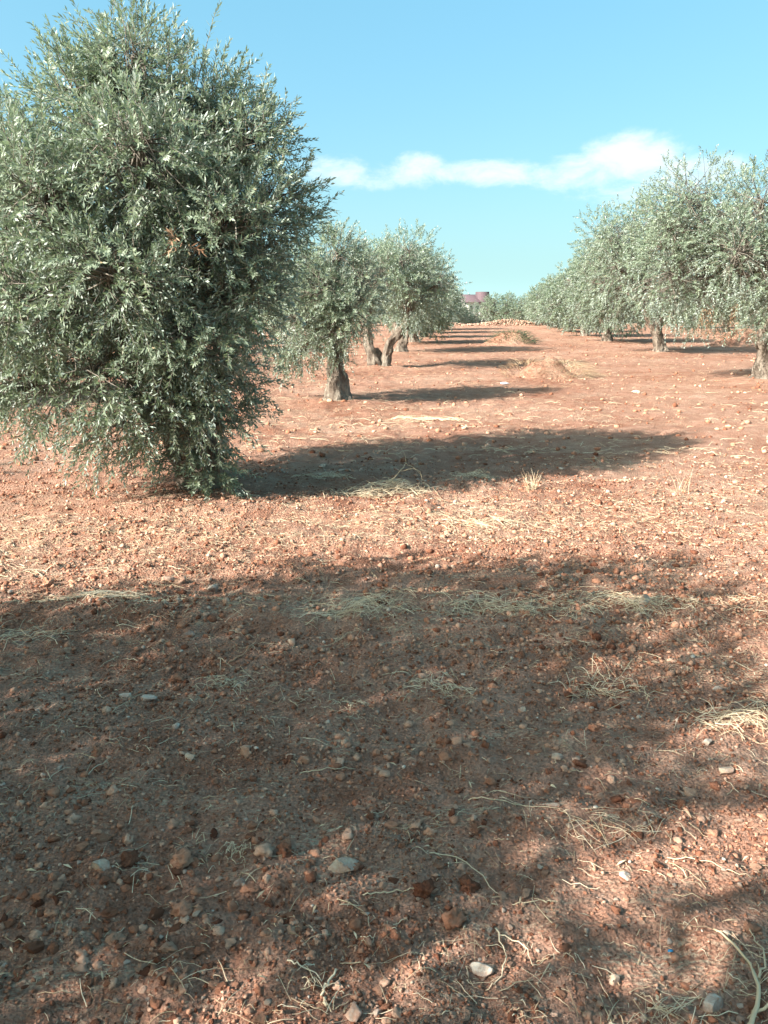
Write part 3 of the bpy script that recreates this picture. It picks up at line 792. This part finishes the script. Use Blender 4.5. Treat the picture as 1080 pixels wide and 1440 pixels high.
for k, (x, y, dm, lb) in enumerate(CL):
    o = stone('soil_clod', x, y, dm, .35 * ((k * 7) % 5) / 5, k * 1.3, lb, 500 + k, 0, 'soil clod', 'clod', .8, 'lumps of soil on the tilled ground')
# bunches of straw one can tell apart: x, y, half-length, half-width, stalks, heading, height, label
BU = [
 (.0, 6.62, .34, .10, 190, .15, .10, 'thick heap of bleached straw at the edge of the big tree shadow'),
 (.874, 7.26, .16, .07, 90, -.3, .06, 'small pale straw wisp inside the shadow'),
 (-.55, 7.15, .20, .06, 70, .1, .05, 'flat straw wisp near the stones in the shadow'),
 (.62, 3.88, .22, .07, 120, -.1, .05, 'long straw heap trailing from a pinkish stone'),
 (1.30, 3.93, .20, .08, 120, .1, .05, 'straw heap around the large buff stone'),
 (-.15, 3.83, .20, .08, 120, .35, .06, 'loose spiky straw bundle on the low ridge'),
 (-1.50, 3.98, .25, .06, 100, .05, .04, 'flat raked straw drift left on the ridge'),
 (.969, 3.095, .14, .09, 100, .3, .05, 'greenish-white tangle of straw in the shade'),
 (.248, 3.062, .12, .07, 70, -.5, .04, 'fan of pale straw with bent stalks'),
 (1.429, 2.791, .18, .06, 120, .25, .05, 'dense silvery straw sheaf lying at a slant'),
 (-.663, 3.128, .12, .06, 60, .4, .04, 'loose straw tuft in front of the dark lumpy clod'),
 (-.133, 2.906, .06, .025, 30, .0, .02, 'short flat bundle of white straw'),
 (-1.80, 3.55, .16, .05, 60, .1, .03, 'thin straw wisp on bare dark soil'),
 (-.455, 2.013, .045, .03, 40, .9, .03, 'tiny frayed tuft of whitish grass'),
 (.72, 2.13, .16, .05, 40, -.1, .03, 'tangle of curled pale stalks'),
 (.66, 1.47, .10, .03, 40, .3, .03, 'frayed straw wisp in front of the light grey stone'),
 (-.173, 1.517, .06, .03, 26, 1.1, .03, 'broken thick straw pieces in the dappled light'),
 (-.70, 1.93, .08, .03, 14, -.4, .02, 'forked straw leaning by the cream and tan stone'),
 (.75, 5.62, .30, .06, 90, .0, .03, 'flat bright straw streak on sunlit soil'),
 (.60, 11.2, .42, .14, 120, .05, .05, 'pale straw patch on open soil beyond the big tree shadow'),
]
SHORT = ['angular white stone', 'rounded light grey stone', 'small beige block-shaped stone', 'broad pale flat stone', 'cream and tan stone', 'oval buff stone', 'brown stone in the dappled patch',
         'flat reddish-brown stone chip', 'tan egg-shaped pebble', 'long narrow whitish pebble', 'flat blue-grey stone', 'thin pale slab', 'round grey stone', 'brownish stone at the shade edge', 'upright pale pebble',
         'pinkish rounded stone', 'small triangular buff pebble', 'bluish light grey pebble', 'white wedge-shaped pebble', 'pale pink stone', 'thin pink stone sliver', 'chalky flat-topped pebble', 'large buff stone in straw',
         'far white stone', 'pale stone in the big shadow', 'smaller pale stone in the big shadow', 'orange-red stone chip']
MARKS = [(s_[0], s_[1], n_) for s_, n_ in zip(ST, SHORT)] + [(c[0], c[1], c[3]) for c in CL] + [(b_[0], b_[1], b_[7]) for b_ in BU]
def place_words(x, y):
    q = [math.hypot(x - m_[0], y - m_[1]) for m_ in MARKS]; k_ = int(np.argmin(q))
    if q[k_] < .12 + .06 * y: return 'by the ' + MARKS[k_][2]
    if y < 3.6: return 'on the shaded soil short of the straw ridge'
    if y < 4.4: return 'on the low straw ridge'
    if y < 6.3: return 'between the straw ridge and the big olive'
    return 'on the open soil past the big olive'
x, y, sz, p, top = CLOD_SPOTS
for i in top:
    o = link('soil_clod', clod_me[rng.integers(len(clod_me))], M['clod'], None, p[i])
    s_ = sz[i]; o.scale = (s_ * rng.uniform(.8, 1.25), s_ * rng.uniform(.8, 1.25), s_ * rng.uniform(.6, .9)); o.rotation_euler = (0, 0, rng.uniform(0, 6.28))
    tag(o, 'rough red-brown soil lump ' + place_words(x[i], y[i]), 'soil clod', 'lumps of soil on the tilled ground')
# pebbles
n = 2600
x, y = frame_pts(rng, n, 1.25, 9.0, 1.0)
sz = (.0038 + .011 * rng.random(n) ** 3) * np.clip(y / 3, .9, 2.0)
order = np.argsort(-sz / y); top, rest = order[:170], order[170:]
p = np.stack([x, y, H(x, y) + sz * .30], 1)
st1 = [rock(ICO1, 600 + k, .35, .35) for k in range(12)]
tag(link('fine_gravel', bake('fine_gravel', st1, ICO1[1], p[rest], sz[rest], rng, rng.uniform(.2, 1, len(rest)), smooth=False), M['stone']),
    'fine pale gravel scattered through the red soil', 'gravel', kind='stuff')
peb_me = [mesh_np('pebble', v, [ICO2[1]], np.full(len(v), t_), False) for v, t_ in zip(stone2, np.linspace(.25, 1, len(stone2)))]
for i in top:
    o = link('pebble', peb_me[rng.integers(len(peb_me))], M['stone'], None, p[i]); s_ = sz[i]
    o.scale = (s_ * rng.uniform(.8, 1.4), s_ * rng.uniform(.8, 1.1), s_ * rng.uniform(.55, .9)); o.rotation_euler = (0, 0, rng.uniform(0, 6.28))
    tag(o, 'small pale pebble ' + place_words(x[i], y[i]), 'pebble', 'pebbles strewn on the soil')

# ------------------------------------------------------------------ straw
def straws(name, rng, x, y, th, L, r, curl=1.2, lift=.0, arch=.02, tone=None, nseg=4, ground_fn=True):
    """bent stalks lying on the soil, three-sided; x,y starts, th headings, L lengths, r radii"""
    n = len(x); t = np.linspace(0, 1, nseg + 1)
    k1 = rng.normal(0, curl, (n, 1)); k2 = rng.normal(0, curl * .8, (n, 1))
    ang = th[:, None] + k1 * t + k2 * (t ** 2)
    dx = np.cos(ang) * L[:, None] / nseg; dy = np.sin(ang) * L[:, None] / nseg
    X = x[:, None] + np.concatenate([np.zeros((n, 1)), np.cumsum(dx[:, :-1], 1)], 1)
    Y = y[:, None] + np.concatenate([np.zeros((n, 1)), np.cumsum(dy[:, :-1], 1)], 1)
    lf = rng.random((n, 1)) * np.asarray(lift).reshape(-1, 1) if np.ndim(lift) else rng.random((n, 1)) * lift
    Zc = H(X, Y) + r[:, None] * 1.0 + lf + rng.uniform(0, arch, (n, 1)) * np.sin(pi * t)[None] + rng.normal(0, .0025, X.shape)
    P = np.stack([X, Y, Zc], -1)
    tn = norm(np.gradient(P, axis=1)); a = norm(np.cross(tn, np.array([0, 0, 1.0]))); b = np.cross(a, tn)
    tap = (1 - .45 * t)[None, :, None]
    V = np.stack([P + (a * math.cos(q) + b * math.sin(q) * .7) * r[:, None, None] * tap for q in (pi / 2, pi / 2 + 2.1, pi / 2 - 2.1)], 2)
    V = V.reshape(n, -1, 3)
    f = [(s * 3 + k, s * 3 + (k + 1) % 3, (s + 1) * 3 + (k + 1) % 3, (s + 1) * 3 + k) for s in range(nseg) for k in range(3)]
    nv = V.shape[1]
    F = (np.arange(n) * nv)[:, None, None] + np.array(f)[None]
    tone = rng.beta(2.6, 1.6, n) if tone is None else tone
    return mesh_np(name, V.reshape(-1, 3), [F.reshape(-1, 4)], np.repeat(tone, nv))

rng = np.random.default_rng(9)
# litter: background scatter plus raked drifts
xs_, ys_ = frame_pts(rng, 11500, 1.2, 6.0, 1.05)
kk = rng.random(len(xs_)) < np.clip(clumpy(xs_ * .7, ys_, 60) * .9, .08, 1); xs_, ys_ = xs_[kk], ys_[kk]
PX, PY = [xs_], [ys_]
DR = [(-1.5, 3.97, .55, .10, 420), (-.15, 3.85, .40, .10, 380), (.75, 3.87, .40, .09, 420), (1.40, 3.95, .35, .10, 340), (2.2, 3.9, .5, .12, 200), (-2.1, 3.6, .35, .1, 200),
      (-2.2, 5.3, 1.0, .35, 1100), (-.9, 5.6, .9, .3, 500), (.8, 5.7, 1.1, .25, 650), (2.2, 5.6, .8, .3, 420), (2.5, 6.6, .9, .3, 350), (.3, 6.5, .7, .15, 260),
      (-1.7, 4.6, .7, .2, 350), (-2.9, 4.5, .6, .25, 260), (3.3, 8.1, .8, .3, 260), (.6, 11.2, .5, .16, 240), (-.6, 10.2, .6, .2, 140), (4.2, 7.5, .9, .5, 240),
      (.3, 3.5, .5, .2, 120), (1.2, 3.3, .6, .2, 140), (-.7, 3.1, .4, .15, 90), (-.1, 2.9, .3, .1, 60)]
for cx, cy, sx, sy, m_ in DR:
    PX.append(rng.normal(cx, sx, m_)); PY.append(rng.normal(cy, sy, m_) - .05 * (rng.normal(0, sx, m_) * 0))
x = np.concatenate(PX); y = np.concatenate(PY); k = y > 1.1; x, y = x[k], y[k]; n = len(x)
L = (.014 + .12 * rng.random(n) ** 2.6) * np.clip(y / 3.4, .8, 1.3); L = L * np.where(y > 4.6, .5, 1.0); r = (.0009 + .0014 * rng.random(n) ** 2.2) * np.clip(y / 3.4, .85, 1.5)
th = rng.normal(0, 1.2, n) + pi * (rng.random(n) < .5)
kk = vnoise(x * 5, y * 9, 91) + .8 * vnoise(x * 17, y * 23, 92) > -.12
x, y, L, r, th = x[kk], y[kk], L[kk], r[kk], th[kk]; n = len(x)
tag(link('straw_litter', straws('straw_litter', rng, x, y, th, L, r, .20, .008, .008), M['straw']), 'dry straw and chaff littering the tilled soil', 'straw', kind='stuff')
# chaff: short broken bits carpeting the open soil
FX, FY = [], []
for cx, cy, sx, sy, m_ in [(-2.6, 5.3, 1.2, .45, 3600), (-.7, 5.5, .9, .4, 1500), (1.0, 5.9, 1.3, .45, 2300), (2.8, 6.2, 1.0, .6, 1300), (-1.6, 4.1, 1.0, .25, 800), (.7, 3.9, 1.2, .2, 900), (2.8, 8.0, 1.6, .8, 1100), (-1.0, 10.5, 2.0, 1.0, 700), (1.5, 12.5, 3.0, 1.5, 1100)]:
    FX.append(rng.normal(cx, sx, m_)); FY.append(rng.normal(cy, sy, m_))
a_, b_ = frame_pts(rng, 3500, 1.3, 7.0, 1.0); FX.append(a_); FY.append(b_)
x = np.concatenate(FX); y = np.concatenate(FY)
kk = (y > 1.2) & (vnoise(x * 3, y * 6, 95) + .8 * vnoise(x * 11, y * 15, 96) > -.08); x, y = x[kk], y[kk]; n = len(x)
L = rng.uniform(.012, .055, n) * np.clip(y / 4, .6, 1.5); r = rng.uniform(.0007, .0016, n) * np.clip(y / 4.5, .7, 2.2)
tag(link('chaff', straws('chaff', rng, x, y, rng.normal(0, 1.0, n), L, r, .5, .006, .006, nseg=2), M['straw']), 'short broken chaff carpeting the open soil', 'straw', kind='stuff')
# distant litter, coarser
x, y = frame_pts(rng, 3800, 8.0, 42.0, .9)
kk = rng.random(len(x)) < np.clip(clumpy(x * .35, y * .5, 66) * 1.1 - .1, .03, 1); x, y = x[kk], y[kk]; n = len(x)
L = rng.uniform(.06, .26, n); r = rng.uniform(.002, .005, n)
tag(link('straw_litter', straws('straw_litter', rng, x, y, rng.normal(0, .7, n), L, r, .8, .02, .03), M['straw']), 'bleached straw scattered over the far sunlit soil', 'straw', kind='stuff')
# fallen olive leaves: small slivers
x, y = frame_pts(rng, 520, 1.2, 6.0, 1.0); n = len(x)
b = np.stack([x, y, H(x, y) + .004], 1); d = norm(np.stack([rng.normal(size=n), rng.normal(size=n), rng.uniform(-.1, .25, n)], 1))
s_ = norm(np.cross(d, np.array([0, 0, 1.])) + np.stack([np.zeros(n), np.zeros(n), rng.normal(0, .3, n)], 1)); l = rng.uniform(.018, .045, (n, 1)); wd = l * rng.uniform(.05, .12, (n, 1))
V = np.stack([b, b + d * l * .5 + s_ * wd + np.array([0, 0, .004]), b + d * l, b + d * l * .5 - s_ * wd + np.array([0, 0, .004])], 1)
tag(link('fallen_leaves', mesh_np('fallen_leaves', V.reshape(-1, 3), [(np.arange(n) * 4)[:, None] + np.array([[0, 1, 2, 3]])], np.repeat(rng.random(n) * .75, 4)), M['straw']),
    'fallen dry olive leaves lying on the soil', 'leaves', kind='stuff')

for k, (x0, y0, hl, hw, ns, hd, ht, lb) in enumerate(BU):
    ns = int(ns * .9); u = rng.normal(0, .62, ns) * hl; v = rng.normal(0, .85, ns) * hw + .5 * hw * np.sin(u / hl * 5 + k)
    x = x0 + u * math.cos(hd) - v * math.sin(hd); y = y0 + u * math.sin(hd) + v * math.cos(hd)
    L = rng.uniform(.25, 1.0, ns) * hl; r = np.full(ns, .0009 + .00022 * y0) * rng.uniform(.7, 1.2, ns)
    th = hd + rng.normal(0, .85, ns) + pi * (rng.random(ns) < .5)
    x = x - np.cos(th) * L * .5; y = y - np.sin(th) * L * .5
    me = straws('straw_bunch', rng, x, y, th, L, r, .30, ht * np.exp(-(u / hl) ** 2 * 1.5) * .8, ht * .5, np.clip(rng.normal(.72, .18, ns), 0, 1))
    root = tag(empty('straw_bunch', (x0, y0, h1(x0, y0))), lb, 'straw', 'bunches of straw on the soil')
    o = tag(link('stalks', me, M['straw'], root), kind='stuff'); o.location = (-x0, -y0, -h1(x0, y0))

# single long stalks and roots
def stalk(name, pts, r0, r1, label, mat='straw', tone=.62, forks=(), cat='stalk', group=None):
    segs = [(pts, r0 * .68, r1 * .6)] + [(f_, a_ * .68, b_ * .6) for f_, a_, b_ in forks]; VV = []; QQ = []; TT = []; off = 0
    for ps, a, b in segs:
        ps = [(q[0], q[1], h1(q[0], q[1]) + (q[2] if len(q) > 2 else .006)) for q in ps]
        P = bez(ps, 14); P = P + rng.normal(0, .0028, P.shape)
        V, F, T = tube(P, np.linspace(a, b, 14), 5); VV.append(V); QQ.append(F + off); TT.append(T + off); off += len(V)
    V = np.vstack(VV)
    return tag(link(name, mesh_np(name, V, [np.vstack(QQ), np.vstack(TT)], np.full(len(V), tone), True), M[mat]), label, cat, group)
stalk('dry_branch', [(.80, 1.38), (.86, 1.44, .02), (.905, 1.52, .03), (.895, 1.62, .02), (.875, 1.70, .01)], .010, .004, 'pale forked dry branch lying on the soil', tone=.48,
      forks=[([(.86, 1.44, .02), (.94, 1.47, .03), (1.02, 1.50, .02)], .006, .003), ([(.84, 1.42, .015), (.82, 1.36, .01), (.78, 1.30, .01)], .006, .003), ([(.905, 1.52, .03), (.96, 1.60, .02), (.97, 1.70, .01)], .005, .002)], cat='branch')
stalk('dry_stalk', [(.13, 2.00), (.22, 1.99, .01), (.28, 1.90, .01), (.33, 1.83)], .0028, .0018, 'long kinked straw stalk ending at a thin straight one', group='long dry stalks')
stalk('dry_stalk', [(.30, 1.80), (.40, 1.80, .01), (.48, 1.795)], .0024, .0014, 'thin straight straw stalk meeting a kinked one', group='long dry stalks')
stalk('dry_stalk', [(.30, 1.72, .01), (.31, 1.63, .012), (.285, 1.56), (.25, 1.54)], .0032, .0020, 'curved pale stalk hooking round the white stone', tone=.7, group='long dry stalks',
      forks=[([(.305, 1.70, .01), (.37, 1.66, .014), (.38, 1.61), (.43, 1.64)], .0026, .0016)])
stalk('dry_stalk', [(.28, 2.25), (.33, 2.24, .012), (.45, 2.22), (.60, 2.215)], .0030, .0018, 'long straight straw above the thin pink stone sliver', group='long dry stalks')
stalk('dry_stalk', [(-.06, 1.83), (.02, 1.84, .01), (.10, 1.85)], .0030, .0020, 'pale straw lying level beside the round light brown clod', group='long dry stalks')
stalk('dry_stalk', [(-.30, 2.42), (-.20, 2.44, .012), (-.10, 2.47)], .0030, .0016, 'slanting pale straw in the middle of the shade', group='long dry stalks')
stalk('dry_stalk', [(.86, 1.99), (.96, 1.95, .01), (1.06, 1.88, .008)], .0026, .0016, 'thin stalk slanting down over bare soil', tone=.6, group='long dry stalks')
stalk('dry_stalk', [(.05, 6.66, .10), (.14, 6.72, .16), (.20, 6.85, .25), (.14, 6.95, .38)], .006, .002, 'bare twig rising from the thick straw heap', tone=.45, group='long dry stalks',
      forks=[([(.14, 6.72, .16), (.28, 6.74, .18), (.36, 6.72, .06)], .004, .002), ([(.20, 6.85, .22), (.33, 6.86, .14), (.34, 6.84, .02)], .004, .002)])
stalk('dry_stalk', [(-.135, 1.475), (-.15, 1.52, .012), (-.12, 1.58, .01)], .0062, .0048, 'thick broken straw stem in the dappled light', tone=.75, group='long dry stalks')
stalk('dry_stalk', [(-.245, 1.60), (-.20, 1.57, .012), (-.15, 1.56)], .0032, .0022, 'cream straw bent beside the thick broken stem', tone=.85, group='long dry stalks')
stalk('dark_stick', [(-.72, 3.30), (-.66, 3.36, .02), (-.60, 3.50, .05)], .007, .004, 'short dark stick poking up from the shaded soil', tone=.1, cat='stick')

# dry grass tufts, standing
def blades(name, rng, n, rad, h, spread, r, droop, tone, ell=1.0):
    th = rng.uniform(0, 6.28, n); q = np.sqrt(rng.random(n)) * rad
    b = np.stack([q * np.cos(th), q * np.sin(th) * ell, np.zeros(n)], 1)
    d = norm(np.stack([np.cos(th) * spread * rng.uniform(.2, 1.2, n), np.sin(th) * spread * rng.uniform(.2, 1.2, n) * ell, np.ones(n)], 1) + rng.normal(0, .12, (n, 3)))
    L = h * rng.uniform(.5, 1.1, n); t = np.linspace(0, 1, 5)
    P = b[:, None] + d[:, None] * (L[:, None] * t)[..., None]
    out = norm(np.stack([d[:, 0], d[:, 1], np.zeros(n)], 1))
    P = P + out[:, None] * (droop * rng.uniform(.3, 1, n)[:, None] * L[:, None] * t ** 2.2)[..., None]
    P[..., 2] -= (droop * .8 * rng.uniform(.3, 1.0, n)[:, None] * L[:, None] * t ** 2.2)
    P[..., 2] = np.maximum(P[..., 2], .006)
    tn = norm(np.gradient(P, axis=1)); a = norm(np.cross(tn, np.array([.2, .1, 1.0]))); bb = np.cross(a, tn)
    tap = (1 - .7 * t)[None, :, None]
    V = np.stack([P + (a * math.cos(k) + bb * math.sin(k) * .6) * r * tap for k in (0, 2.1, 4.2)], 2).reshape(n, -1, 3)
    f = [(s * 3 + k, s * 3 + (k + 1) % 3, (s + 1) * 3 + (k + 1) % 3, (s + 1) * 3 + k) for s in range(4) for k in range(3)]
    F = (np.arange(n) * 15)[:, None, None] + np.array(f)[None]
    return mesh_np(name, V.reshape(-1, 3), [F.reshape(-1, 4)], np.repeat(np.clip(rng.normal(tone, .2, n), 0, 1), 15))
tg = 'standing tufts of dry grass'
for x0, y0, n_, rad, hh_, sp, dr, lb in [(1.32, 6.75, 40, .045, .21, .16, .22, 'upright tuft of straw-coloured grass on a small red clod'),
                                        (2.66, 6.70, 12, .05, .24, .25, .3, 'thin sparse tuft of dry grass stems'),
                                        (-.60, 2.05, 10, .02, .05, .8, .6, 'little withered tuft among wide flat clods')]:
    tag(link('dry_grass_tuft', blades('dry_grass_tuft', rng, n_, rad, hh_, sp, .0011 + .00030 * y0, dr, .75), M['straw'], None, (x0, y0, h1(x0, y0) - .01)), lb, 'grass', tg)

# earth mounds with pulled weeds
def mound(name, x0, y0, rx, ry, hz_, label, seed):
    root = tag(empty(name, (x0, y0, h1(x0, y0))), label, 'mound')
    nr, na = 14, 40; V = []
    for i in range(nr + 1):
        q = i / nr
        for k in range(na):
            a = 2 * pi * k / na; xx, yy = rx * q * math.cos(a), ry * q * math.sin(a)
            z = hz_ * (math.cos(q * pi) * .5 + .5) * (1 + .5 * mnoise.noise(Vector((xx * 2.4 + seed, yy * 2.4, 0)))) + .05 * mnoise.noise(Vector((xx * 6, yy * 6, seed))) * (1 - q) + .02 * mnoise.noise(Vector((xx * 15, yy * 15, seed))) * (1 - q)
            V.append((xx, yy, z + (-.05 * q)))
    F = [(i * na + k, (i + 1) * na + k, (i + 1) * na + (k + 1) % na, i * na + (k + 1) % na) for i in range(nr) for k in range(na)]
    link('earth', mesh_np('earth', np.array(V), [np.array(F)], smooth=True), M['ground'], root)
    return root
def drape(parent, name, rng, n, x0, x1, y0, y1, z0, hh_, mat, tone, r, spread, droop, ell=1.0):
    o = link(name, blades(name, rng, n, 1.0, hh_, spread, r, droop, tone, ell), M[mat], parent)
    me = o.data; co = np.empty(len(me.vertices) * 3, np.float32); me.vertices.foreach_get('co', co); co = co.reshape(-1, 15, 3)
    base = co[:, :3].mean(1, keepdims=True)
    new = base.copy(); new[..., 0] = x0 + (base[..., 0] + 1) / 2 * (x1 - x0); new[..., 1] = y0 + (base[..., 1] + 1) / 2 * (y1 - y0)
    q = np.sqrt(base[..., 0] ** 2 + base[..., 1] ** 2); new[..., 2] = z0 * (1 - q ** 2)
    co = co - base + new; co[..., 2] = np.maximum(co[..., 2], .0)
    me.vertices.foreach_set('co', co.ravel()); me.update(); o['kind'] = 'stuff'; return o
m1 = mound('weed_mound', 3.75, 18.3, 1.05, .6, .42, 'earth mound covered with dry pale hay in the middle of the lane', 3)
drape(m1, 'hay', rng, 420, -.15, 1.05, -.45, .4, .36, .34, 'straw', .42, .005, 2.0, 1.0)
drape(m1, 'dark_weeds', rng, 260, -1.0, .1, -.45, .35, .36, .24, 'straw', .12, .006, 1.0, .7)
m2 = mound('weed_mound', 5.35, 33.6, 1.5, .8, .52, 'earth mound topped by a clump of green weeds', 8)
drape(m2, 'green_weeds', rng, 420, -.75, 1.05, -.5, .5, .5, .38, 'weed', .3, .012, 1.1, .8)
m3 = mound('earth_mound', 14.8, 32.5, 1.9, 1.1, .62, 'bare brown earth mound beyond the tall bent-trunk olive', 13)
drape(m3, 'dark_weeds', rng, 200, -1.2, 1.0, -.7, .6, .55, .25, 'straw', .12, .010, 1.0, .8)

# litter
v = rock(ICO2, 900, .5, .5) * np.array([.13, .07, .05])
tag(link('paper_scrap', mesh_np('paper_scrap', v, [ICO2[1]]), M['paper'], None, (2.52, 16.4, h1(2.52, 16.4) + .03)), 'crumpled white scrap of litter near the hay mound', 'litter')
v = rock(ICO2, 901, .5, .5) * np.array([.010, .007, .005])
tag(link('plastic_scrap', mesh_np('plastic_scrap', v, [ICO2[1]]), M['blue'], None, (.749, 1.663, h1(.749, 1.663) + .004)), 'tiny bright blue plastic scrap on dark soil', 'litter')
tot = 0; seen = set()
for o in bpy.data.objects:
    if o.type == 'MESH' and o.data.name not in seen:
        seen.add(o.data.name); o.data.calc_loop_triangles(); tot += len(o.data.loop_triangles)
print('objects', len(bpy.data.objects), 'triangles', tot)
